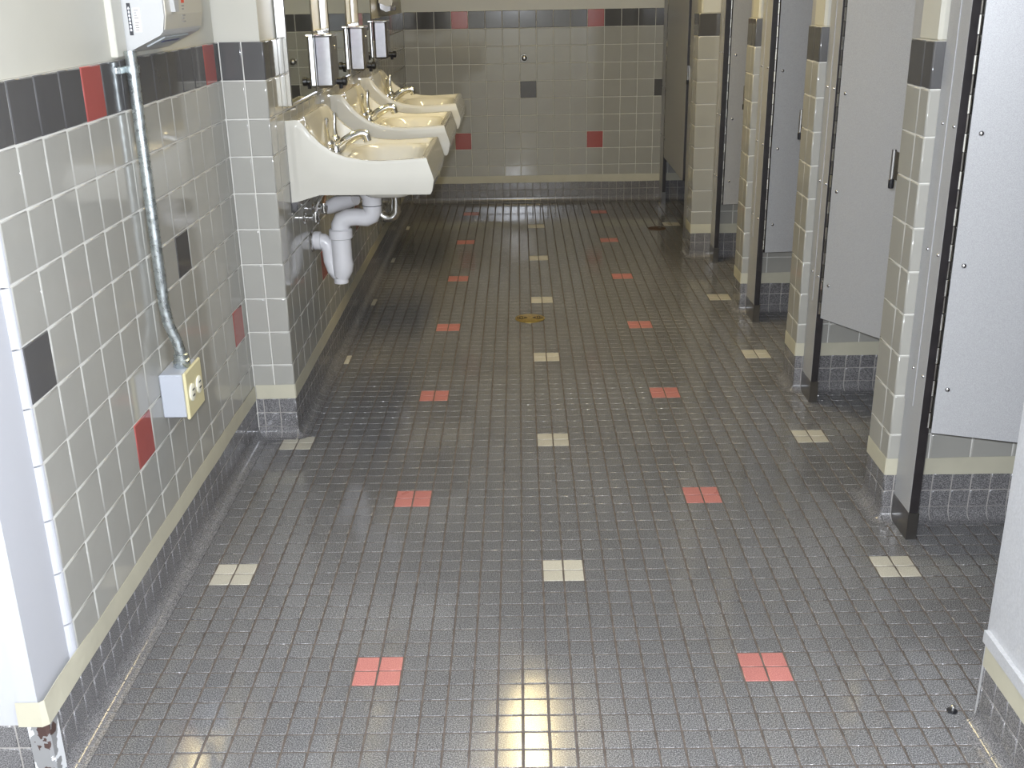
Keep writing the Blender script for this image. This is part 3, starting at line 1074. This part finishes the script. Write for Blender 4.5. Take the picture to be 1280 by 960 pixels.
def make_faucet():
    f = empty('faucet', (UB + 1.95, 34.15, 16.44), 'chrome two-lever faucet on the sink nearest the camera', 'faucet', 'chrome faucets')
    q = MB()
    q.bbox((-0.50, -1.65, 0.0), (0.55, 1.65, 0.18), 0.07)
    q.lathe([(0.50, 0.14), (0.48, 0.45), (0.38, 0.62), (0.2, 0.68)], (0.15, 0, 0), (0, 0, 1), 18)
    q.build('base', M['chrome'], f)
    q = MB()
    q.tube([(0.15, 0, 0.25), (0.55, 0, 0.52), (1.0, 0, 0.84), (1.45, 0, 1.10), (1.85, 0, 1.22), (2.15, 0, 1.22), (2.34, 0, 1.12)], [0.38, 0.37, 0.35, 0.33, 0.31, 0.30, 0.27], 14)
    q.tube([(2.20, 0, 1.16), (2.32, 0, 0.74)], [0.29, 0.26], 14)
    q.build('spout', M['chrome'], f)
    for sgn in (-1, 1):
        q = MB()
        y = sgn * 1.2
        q.lathe([(0.36, 0.12), (0.36, 0.30), (0.28, 0.42), (0.30, 0.62), (0.34, 0.80), (0.28, 0.95), (0.12, 1.02)], (0.0, y, 0), (0, 0, 1), 16)
        q.tube([(0.02, y, 0.80), (-0.05, y + sgn * 0.22, 1.15), (-0.08, y + sgn * 0.38, 1.7), (-0.02, y + sgn * 0.40, 2.3)], [0.19, 0.17, 0.15, 0.15], 10)
        q.lathe([(0.10, 0), (0.15, 0.10), (0.10, 0.22)], (-0.02, y + sgn * 0.40, 2.22), (0, 0, 1), 10)
        q.build('lever_handle', M['chrome'], f)
    return f


def make_trap(label):
    t = empty('drain_pipe', (UB, 34.15, 10.0), label, 'drain pipe', 'drain pipes under the sinks')
    Z = 10.0
    def P(x, y, z): return (x, y, z - Z)
    q = MB()   # tailpiece cup under the bowl
    q.lathe([(0.66, 0.0), (0.66, 0.5), (0.95, 0.95), (1.05, 1.2)], P(4.3, 0, 12.9), (0, 0, 1), 20)
    q.build('tailpiece', M['pvc'], t)
    q = MB(); q.tube([P(4.3, 0, 12.94), P(4.3, 0, 12.98)], 0.70, 18); q.build('gasket', M['black'], t, 'black gasket ring')
    q = MB()   # offset arm and elbow
    q.tube([P(4.3, 0, 12.92), P(4.3, 0, 12.55), P(4.18, 0, 12.25), P(3.85, 0, 12.10), P(3.2, 0, 12.16), P(2.65, 0, 12.14), P(2.25, 0, 11.95), P(2.06, 0, 11.6), P(2.05, 0, 11.15)],
           [0.63, 0.63, 0.62, 0.60, 0.58, 0.60, 0.64, 0.64, 0.62], 18)
    q.build('offset_arm', M['pvc'], t)
    q = MB(); q.lathe([(0.70, 0), (0.80, 0.06), (0.80, 0.62), (0.70, 0.70)], P(2.05, 0, 10.7), (0, 0, 1), 20); q.build('slip_nut', M['pvc'], t)
    q = MB()   # down leg with bulging lower end, cleanout cap
    q.tube([P(2.05, 0, 10.8), P(2.05, 0, 10.5), P(2.05, 0, 9.3), P(2.07, 0, 8.95), P(2.02, 0, 8.5), P(1.92, 0, 8.15), P(1.86, 0, 7.98)], [0.66, 0.67, 0.67, 0.72, 0.68, 0.56, 0.50], 18)
    q.tube([P(1.86, 0, 8.0), P(1.86, 0, 7.62)], [0.50, 0.50], 16)
    q.build('trap_leg', M['pvc'], t)
    q = MB()   # riser back up and arm into the wall
    q.tube([P(1.70, 0.1, 8.05), P(1.35, 0.25, 8.45), P(1.15, 0.35, 9.1), P(1.12, 0.4, 9.8), P(1.02, 0.4, 10.25), P(0.75, 0.4, 10.48), P(0.3, 0.4, 10.5), P(-0.1, 0.4, 10.5)], [0.42, 0.46, 0.48, 0.50, 0.52, 0.52, 0.50, 0.50], 16)
    q.lathe([(0.60, 0), (0.64, 0.05), (0.64, 0.42), (0.56, 0.48)], P(0.15, 0.4, 10.5), (1, 0, 0), 18)
    q.build('wall_arm', M['pvc'], t)
    q = MB(); q.lathe([(0.78, 0.0), (0.74, 0.08), (0.5, 0.18)], P(0.0, 0.4, 10.5), (1, 0, 0), 20); q.build('wall_flange', M['chrome'], t, 'chrome wall flange')
    return t


def make_supply(label):
    t = empty('supply_valves', (UB, 34.15, 12.5), label, 'supply valve', 'supply valves under the sinks')
    for y in (-1.6, 1.6):
        q = MB()
        q.tube([(0, y, 0.0), (0.75, y, 0.0)], 0.16, 10)
        q.lathe([(0.42, 0.0), (0.36, 0.08), (0.18, 0.12)], (0, y, 0), (1, 0, 0), 14)
        q.lathe([(0.22, -0.3), (0.24, 0.0), (0.20, 0.35)], (0.75, y, 0), (0, 0, 1), 12)
        v = q.build('valve', M['chrome'], t)
        h = MB()
        for k in range(20):
            a0 = 2 * math.pi * k / 20; a1 = 2 * math.pi * (k + 1) / 20
            h.tube([(0.95, y - 0.32 + 0.30 * math.cos(a0) * 0.0 + 0.30 * math.cos(a0), -0.02 + 0.30 * math.sin(a0)), (0.95, y - 0.32 + 0.30 * math.cos(a1), -0.02 + 0.30 * math.sin(a1))], 0.06, 6)
        h.build('valve_handle', M['chrome'], v)
        s = MB(); s.tube([(0.75, y, 0.3), (0.85, y, 0.8), (1.2, y * 0.9, 1.4), (1.8, y * 0.6, 2.0)], 0.11, 8)
        s.build('supply_tube', M['copper'] if y > 0 else M['chrome'], t)
    q = MB()
    q.tube([(0.35, 2.6, -0.25), (0.9, 2.6, -0.15), (1.6, 2.5, 0.15), (2.4, 2.3, 0.35), (2.9, 2.0, 0.55)], [0.35, 0.50, 0.56, 0.52, 0.46], 14)
    q.build('pipe_cover', M['pvc'], t, 'white padded pipe cover')
    return t


def make_utrap(label):
    t = empty('chrome_trap', (UB, 51.0, 10.0), label, 'drain pipe', 'drain pipes under the sinks')
    q = MB()
    xs = 2.3
    pts = [(3.95, 0, 3.6), (3.95, 0, 0.0)]
    for i in range(1, 9):
        an = math.pi * i / 8
        pts.append((3.2 + 0.75 * math.cos(an), 0, -0.55 - 0.75 * math.sin(an)))
    pts += [(2.45, 0, 0.6), (2.2, 0, 1.0), (-0.05, 0, 1.0)]
    q.tube(pts, 0.42, 14)
    q.build('trap', M['chrome'], t)
    q = MB(); q.lathe([(0.75, 0), (0.7, 0.08), (0.4, 0.16)], (0, 0, 1.0), (1, 0, 0), 18); q.build('wall_flange', M['chrome'], t)
    return t


sink = make_sink(); faucet = make_faucet()
trap = make_trap('white plastic drain trap under the sink nearest the camera')
supply = make_supply('chrome shutoff valves with round handles under the sink nearest the camera')
SV = [34.15, 50.9, 67.4]
names = [None, 'second sink from the camera, in the middle of the row', 'third sink from the camera, beside the far end wall']
for k in (1, 2):
    s2 = copy_tree(sink); s2.location = Vector((UB, SV[k], 14.0)) * S
    s2['label'] = ['', 'white porcelain wall sink in the middle of the row of three', 'white porcelain wall sink farthest from the camera'][k]
    f2 = copy_tree(faucet); f2.location = Vector((UB + 1.95, SV[k], 16.44)) * S
    f2['label'] = ['', 'chrome two-lever faucet on the middle sink', 'chrome two-lever faucet on the farthest sink'][k]
ut = make_utrap('chrome U-shaped drain trap seen behind the white trap, under the middle sink')
ut2 = copy_tree(ut); ut2.location = Vector((UB, SV[2], 10.0)) * S
ut2['label'] = 'chrome U-shaped drain trap under the farthest sink'
su2 = copy_tree(supply); su2.location = Vector((UB, SV[1], 12.5)) * S
su2['label'] = 'chrome shutoff valves under the middle sink'
su3 = copy_tree(supply); su3.location = Vector((UB, SV[2], 12.5)) * S
su3['label'] = 'chrome shutoff valves under the farthest sink'


# ------------------------------------------------------------------ mirrors and soap dispensers
def make_mirror(v0):
    w, h = 8.9, 18.0
    t = empty('mirror', (UB, v0, 19.9), 'steel framed wall mirror nearest the camera', 'mirror', 'steel framed mirrors')
    q = MB()
    D = 0.46; fw = 0.18
    q.bbox((-0.18, 0, 0), (D, fw, h), 0.05)
    q.bbox((-0.18, w - fw, 0), (D, w, h), 0.05)
    q.bbox((-0.18, fw, 0), (D, w - fw, fw), 0.05)
    q.bbox((-0.18, fw, h - fw), (D, w - fw, h), 0.05)
    q.build('frame', M['chrome'], t)
    q = MB(); q.box((-0.18, fw * 0.8, fw * 0.8), (D - 0.05, w - fw * 0.8, h - fw * 0.8))
    q.build('glass', M['mirror'], t, 'reflecting mirror glass')
    return t


m1 = make_mirror(29.6)
for k, v in ((1, 45.0), (2, 60.5)):
    c = copy_tree(m1); c.location = Vector((UB, v, 19.9)) * S
    c['label'] = ['', 'steel framed wall mirror in the middle of three', 'steel framed wall mirror farthest from the camera'][k]


def make_dispenser(v0):
    t = empty('soap_dispenser', (UB, v0, 20.1), 'steel soap dispenser nearest the camera, beside the first mirror', 'soap dispenser', 'steel soap dispensers')
    q = MB(); q.bbox((0.0, 0, 0), (1.28, 2.4, 3.55), 0.16)
    q.build('body', M['dull_steel'], t)
    q = MB(); q.bbox((0.0, -0.04, 3.45), (1.36, 2.44, 3.62), 0.05); q.build('lid', M['chrome'], t)
    q = MB()
    q.lathe([(0.24, 0), (0.24, 0.45), (0.32, 0.5), (0.32, 0.75), (0.26, 0.8)], (1.2, 1.2, 0.35), (1, 0, 0), 14)
    q.tube([(1.55, 1.2, 0.35), (1.55, 1.2, -0.15)], 0.14, 8)
    q.build('push_valve', M['black'], t, 'black push valve')
    q = MB(); q.lathe([(0.14, 0), (0.12, 0.05)], (1.27, 1.2, 2.7), (1, 0, 0), 10); q.build('lock', M['chrome'], t)
    return t


d1 = make_dispenser(40.6)
for k, v in ((1, 57.2), (2, 73.7)):
    c = copy_tree(d1); c.location = Vector((UB, v, 20.1)) * S
    c['label'] = ['', 'steel soap dispenser in the middle of three', 'steel soap dispenser farthest from the camera'][k]

# paper towel dispenser near the far corner
t = empty('towel_dispenser', (UB, 79.0, 24.4), 'white paper towel dispenser with steel underside near the far corner', 'towel dispenser')
q = MB(); q.prism([(0.0, 0.9), (0.9, 0.55), (1.35, 0.6), (1.45, 1.0), (1.45, 5.6), (1.2, 6.2), (0.0, 6.2)], (1, 0, 0), (0, 0, 1), (0, 1, 0), 0.0, 6.2)
q.build('cover', M['enamel'], t, recalc=True)
q = MB(); q.prism([(0.05, 0.86), (0.1, 0.3), (0.7, 0.0), (1.1, 0.12), (1.15, 0.54), (0.9, 0.53)], (1, 0, 0), (0, 0, 1), (0, 1, 0), 0.5, 5.7)
q.build('feed_tray', M['satin_steel'], t, recalc=True)
q = MB(); q.tube([(1.0, 4.9, 0.25), (1.0, 5.6, 0.25)], 0.2, 10); q.build('feed_knob', M['black'], t)

# ------------------------------------------------------------------ hand dryer
DV0, DV1 = 10.45, 16.2
t = empty('hand_dryer', (UA, DV0, 24.1), 'white wall hand dryer above the galvanized conduit', 'hand dryer')
W = DV1 - DV0
prof = [(0.0, 0.02), (1.52, 0.72), (1.66, 0.86), (1.78, 1.5), (1.78, 6.0), (1.5, 6.9), (0.0, 7.2)]
q = MB()
q.prism(prof, (1, 0, 0), (0, 0, 1), (0, 1, 0), 0.0, W)
q.build('housing', M['enamel'], t, recalc=True)
q = MB()
q.prism([(0.2, 0.80), (1.70, 0.95), (1.82, 1.55), (1.82, 5.9), (0.2, 5.9)], (1, 0, 0), (0, 0, 1), (0, 1, 0), 0.18, W + 0.02)
q.build('front_panel', M['enamel_dark'], t, 'tan front face', recalc=True)
q = MB()   # raised rib
q.prism([(0.95, 1.65), (1.45, 1.65), (1.6, 2.6), (1.6, 5.8), (0.6, 5.8), (0.7, 2.8)], (0, 1, 0), (0, 0, 1), (1, 0, 0), 1.75, 2.02)
q.build('nozzle_rib', M['enamel'], t, 'raised white rib', recalc=True)
sl = Vector((1.52, 0, 0.70)).normalized(); nn = Vector((0.70, 0, -1.52)).normalized()
q = MB(); q.prism([(0.55, 1.2), (1.45, 1.2), (1.5, 4.6), (0.6, 4.6)], sl, (0, 1, 0), nn, -0.02, 0.05, (0, 0, 0.02))
q.build('grille_plate', M['gray_plastic'], t, recalc=True)
q = MB(); q.prism([(0.95, 2.0), (1.10, 2.0), (1.12, 4.3), (0.97, 4.3)], sl, (0, 1, 0), nn, 0.04, 0.07, (0, 0, 0.02))
q.build('air_slot', M['blue_slot'], t, 'dark blue air outlet', recalc=True)
q = MB()   # sticker on the near side: dark badge, two lines of barcode print
q.bbox((0.24, -0.015, 0.75), (0.40, 0.01, 2.05), 0.005)
st = q.build('badge', M['ink'], t, 'dark badge with light lettering')
q = MB()
for k in range(7):
    z = 0.92 + 0.145 * k
    q.box((0.28, -0.022, z), (0.36, -0.012, z + 0.07)); q.box((0.30, -0.023, z + 0.03), (0.34, -0.012, z + 0.11))
q.build('lettering', M['label_white'], st)['kind'] = 'stuff'
q = MB()
q.box((0.48, -0.012, 0.88), (0.78, 0.01, 1.85))
sk = q.build('sticker', M['label_white'], t, 'white sticker with small gray print')
q = MB()
rr = random.Random(3)
for k in range(9):
    z = 0.93 + k * 0.10
    if k == 4: continue
    q.box((0.52, -0.018, z), (0.52 + rr.uniform(0.12, 0.22), -0.010, z + 0.05))
q.build('print', M['ink_gray'], sk)['kind'] = 'stuff'
q = MB()   # pictogram column on the front
q.box((1.80, 2.55, 2.0), (1.835, 2.95, 2.42)); q.box((1.80, 2.6, 2.62), (1.835, 2.9, 3.6))
q.build('pictogram', M['ink_red'], t, 'red pictogram')
q = MB()
for k, (z, w) in enumerate(((1.85, .36), (1.72, .30), (1.45, .40), (1.32, .22), (1.19, .42))):
    q.box((1.80, 2.55, z), (1.83, 2.55 + w, z + 0.06))
q.build('print', M['ink_gray'], t, 'small gray print')['kind'] = 'stuff'
# backing strip beside the dryer
q = MB(); q.bbox((UA + PN - 0.05, 9.15, 24.0), (UA + PN + 0.28, 10.38, 34), 0.05)
tag(q.build('mounting_plate', M['paint']), 'cream backing plate on the wall at the near side of the hand dryer', 'plate')

# conduit and outlet
t = empty('conduit', (UA + 0.35, 9.9, 10.0), 'galvanized steel conduit running down the left wall to the outlet', 'conduit')
q = MB()
q.tube([(0.0, -0.05, 14.25), (0.0, -0.08, 8.0), (0.0, -0.1, 3.2), (0.05, -0.02, 2.2), (0.32, 0.05, 1.3), (0.42, 0.08, 0.75), (0.42, 0.08, 0.05)], 0.25, 14)
q.build('pipe', M['galv'], t)
q = MB(); q.lathe([(0.36, 0), (0.40, 0.05), (0.40, 0.35), (0.33, 0.4), (0.33, 0.62), (0.28, 0.66)], (0.42, 0.08, 0.02), (0, 0, 1), 12)
q.build('connector', M['galv'], t)
q = MB(); q.bbox((-0.37, -0.9, 13.35), (-0.22, 0.9, 13.65), 0.03); q.lathe([(0.30, -0.15), (0.31, 0.15)], (0.0, -0.05, 13.5), (0, 0, 1), 12)
q.build('strap', M['galv'], t)
t = empty('outlet_box', (UA, 8.75, 7.9), 'gray outlet box with ivory duplex cover at the foot of the conduit', 'outlet')
q = MB(); q.bbox((0.0, 0.0, 0.0), (1.12, 2.3, 2.12), 0.06); q.build('box', M['box_gray'], t)
q = MB(); q.bbox((1.12, -0.08, -0.08), (1.28, 2.42, 2.2), 0.06)
cv = q.build('cover_plate', M['ivory'], t, 'ivory cover plate')
for y in (0.62, 1.7):
    q = MB(); q.lathe([(0.42, 0), (0.42, 0.06), (0.36, 0.09)], (1.27, y, 1.06), (1, 0, 0), 16)
    for dz in (-0.14, 0.14):
        q.box((1.36, y - 0.16, 1.06 + dz - 0.035), (1.37, y + 0.16, 1.06 + dz + 0.035), 1)
    q.build('socket', [M['slot_light'], M['ink']], cv)
q = MB(); q.lathe([(0.08, 0), (0.08, 0.04)], (1.28, 1.16, 1.06), (1, 0, 0), 8); q.build('screw', M['slot_light'], cv)

# ------------------------------------------------------------------ floor drains, bolt, wall stop
t = empty('floor_drain', (-1.15, 50.15, 0.0), 'round brass floor drain in the middle of the floor', 'floor drain', 'floor drains')
q = MB(); q.lathe([(1.26, 0.0), (1.26, 0.05), (1.18, 0.075), (0.3, 0.08)], (0, 0, 0), (0, 0, 1), 32); q.build('cover', M['brass'], t)
for sgn in (-1, 1):
    q = MB()
    pl = [(sgn * 0.22, -0.10), (sgn * 0.75, -0.46), (sgn * 1.02, -0.30), (sgn * 1.10, 0.0), (sgn * 1.02, 0.30), (sgn * 0.75, 0.46), (sgn * 0.22, 0.10)]
    if sgn < 0: pl = pl[::-1]
    q.prism(pl, (1, 0, 0), (0, 1, 0), (0, 0, 1), 0.07, 0.09)
    g = q.build('grate_opening', M['brass_dark'], t, 'dark fan shaped grate opening', recalc=True)
    q = MB()
    for k in range(3):
        for s2 in (-1, 1):
            q.lathe([(0.07, 0), (0.05, 0.03)], (sgn * (0.55 + 0.2 * k), s2 * (0.08 + 0.05 * k), 0.09), (0, 0, 1), 8)
    q.build('stud', M['brass'], g)['kind'] = 'stuff'
t = empty('floor_drain', (14.0, 85.5, 0.0), 'dark rusty round floor drain near the far stall', 'floor drain', 'floor drains')
q = MB(); q.lathe([(1.05, 0.0), (1.05, 0.05), (0.95, 0.07), (0.2, 0.075)], (0, 0, 0), (0, 0, 1), 28); q.build('cover', M['rust'], t)
q = MB(); q.lathe([(0.22, 0.07), (0.2, 0.10)], (0.35, 0, 0), (0, 0, 1), 10); q.build('screw', M['black'], t)
t = empty('floor_bolt', (14.55, -3.05, 0.0), 'small steel anchor bolt in the floor beside the white textured wall', 'bolt')
q = MB(); q.lathe([(0.20, 0.0), (0.20, 0.05), (0.12, 0.07)], (0, 0, 0), (0, 0, 1), 12); q.build('washer', M['black'], t)
q = MB(); q.lathe([(0.09, 0.05), (0.09, 0.2), (0.04, 0.24)], (0.05, 0.05, 0), (0, 0, 1), 10); q.build('stud', M['chrome'], t)
t = empty('wall_stop', (-1.08, VB, 18.2), 'round chrome door stop on the far end wall', 'door stop')
q = MB(); q.lathe([(0.50, 0.0), (0.50, 0.12), (0.42, 0.22)], (0, 0, 0), (0, -1, 0), 20); q.build('plate', M['chrome'], t)
q = MB(); q.lathe([(0.36, 0.18), (0.40, 0.35), (0.34, 0.55), (0.15, 0.64)], (0, 0, 0), (0, -1, 0), 18); q.build('bumper', M['dark_steel'], t)

# ------------------------------------------------------------------ ceiling lights
for lab, u, v0, v1 in (('long ceiling light over the middle of the aisle', -1.6, 37.0, 61.0),):
    t = empty('ceiling_light', (u, (v0 + v1) / 2, CEIL), lab, 'ceiling light')
    L = (v1 - v0) / 2
    q = MB(); q.bbox((-1.8, -L - 0.2, -0.9), (1.8, L + 0.2, 0.0), 0.1); q.build('housing', M['enamel'], t)
    q = MB(); q.prism([(-1.5, -0.88), (-1.35, -1.4), (1.35, -1.4), (1.5, -0.88)], (1, 0, 0), (0, 0, 1), (0, 1, 0), -L, L); q.build('diffuser', M['lamp'], t, recalc=True)

# structures carry their everyday word too
for ob in list(SC.objects):
    if ob.get('kind') == 'structure' and ob.parent is None:
        ob['category'] = ob.name.split('_')[0].split('.')[0]
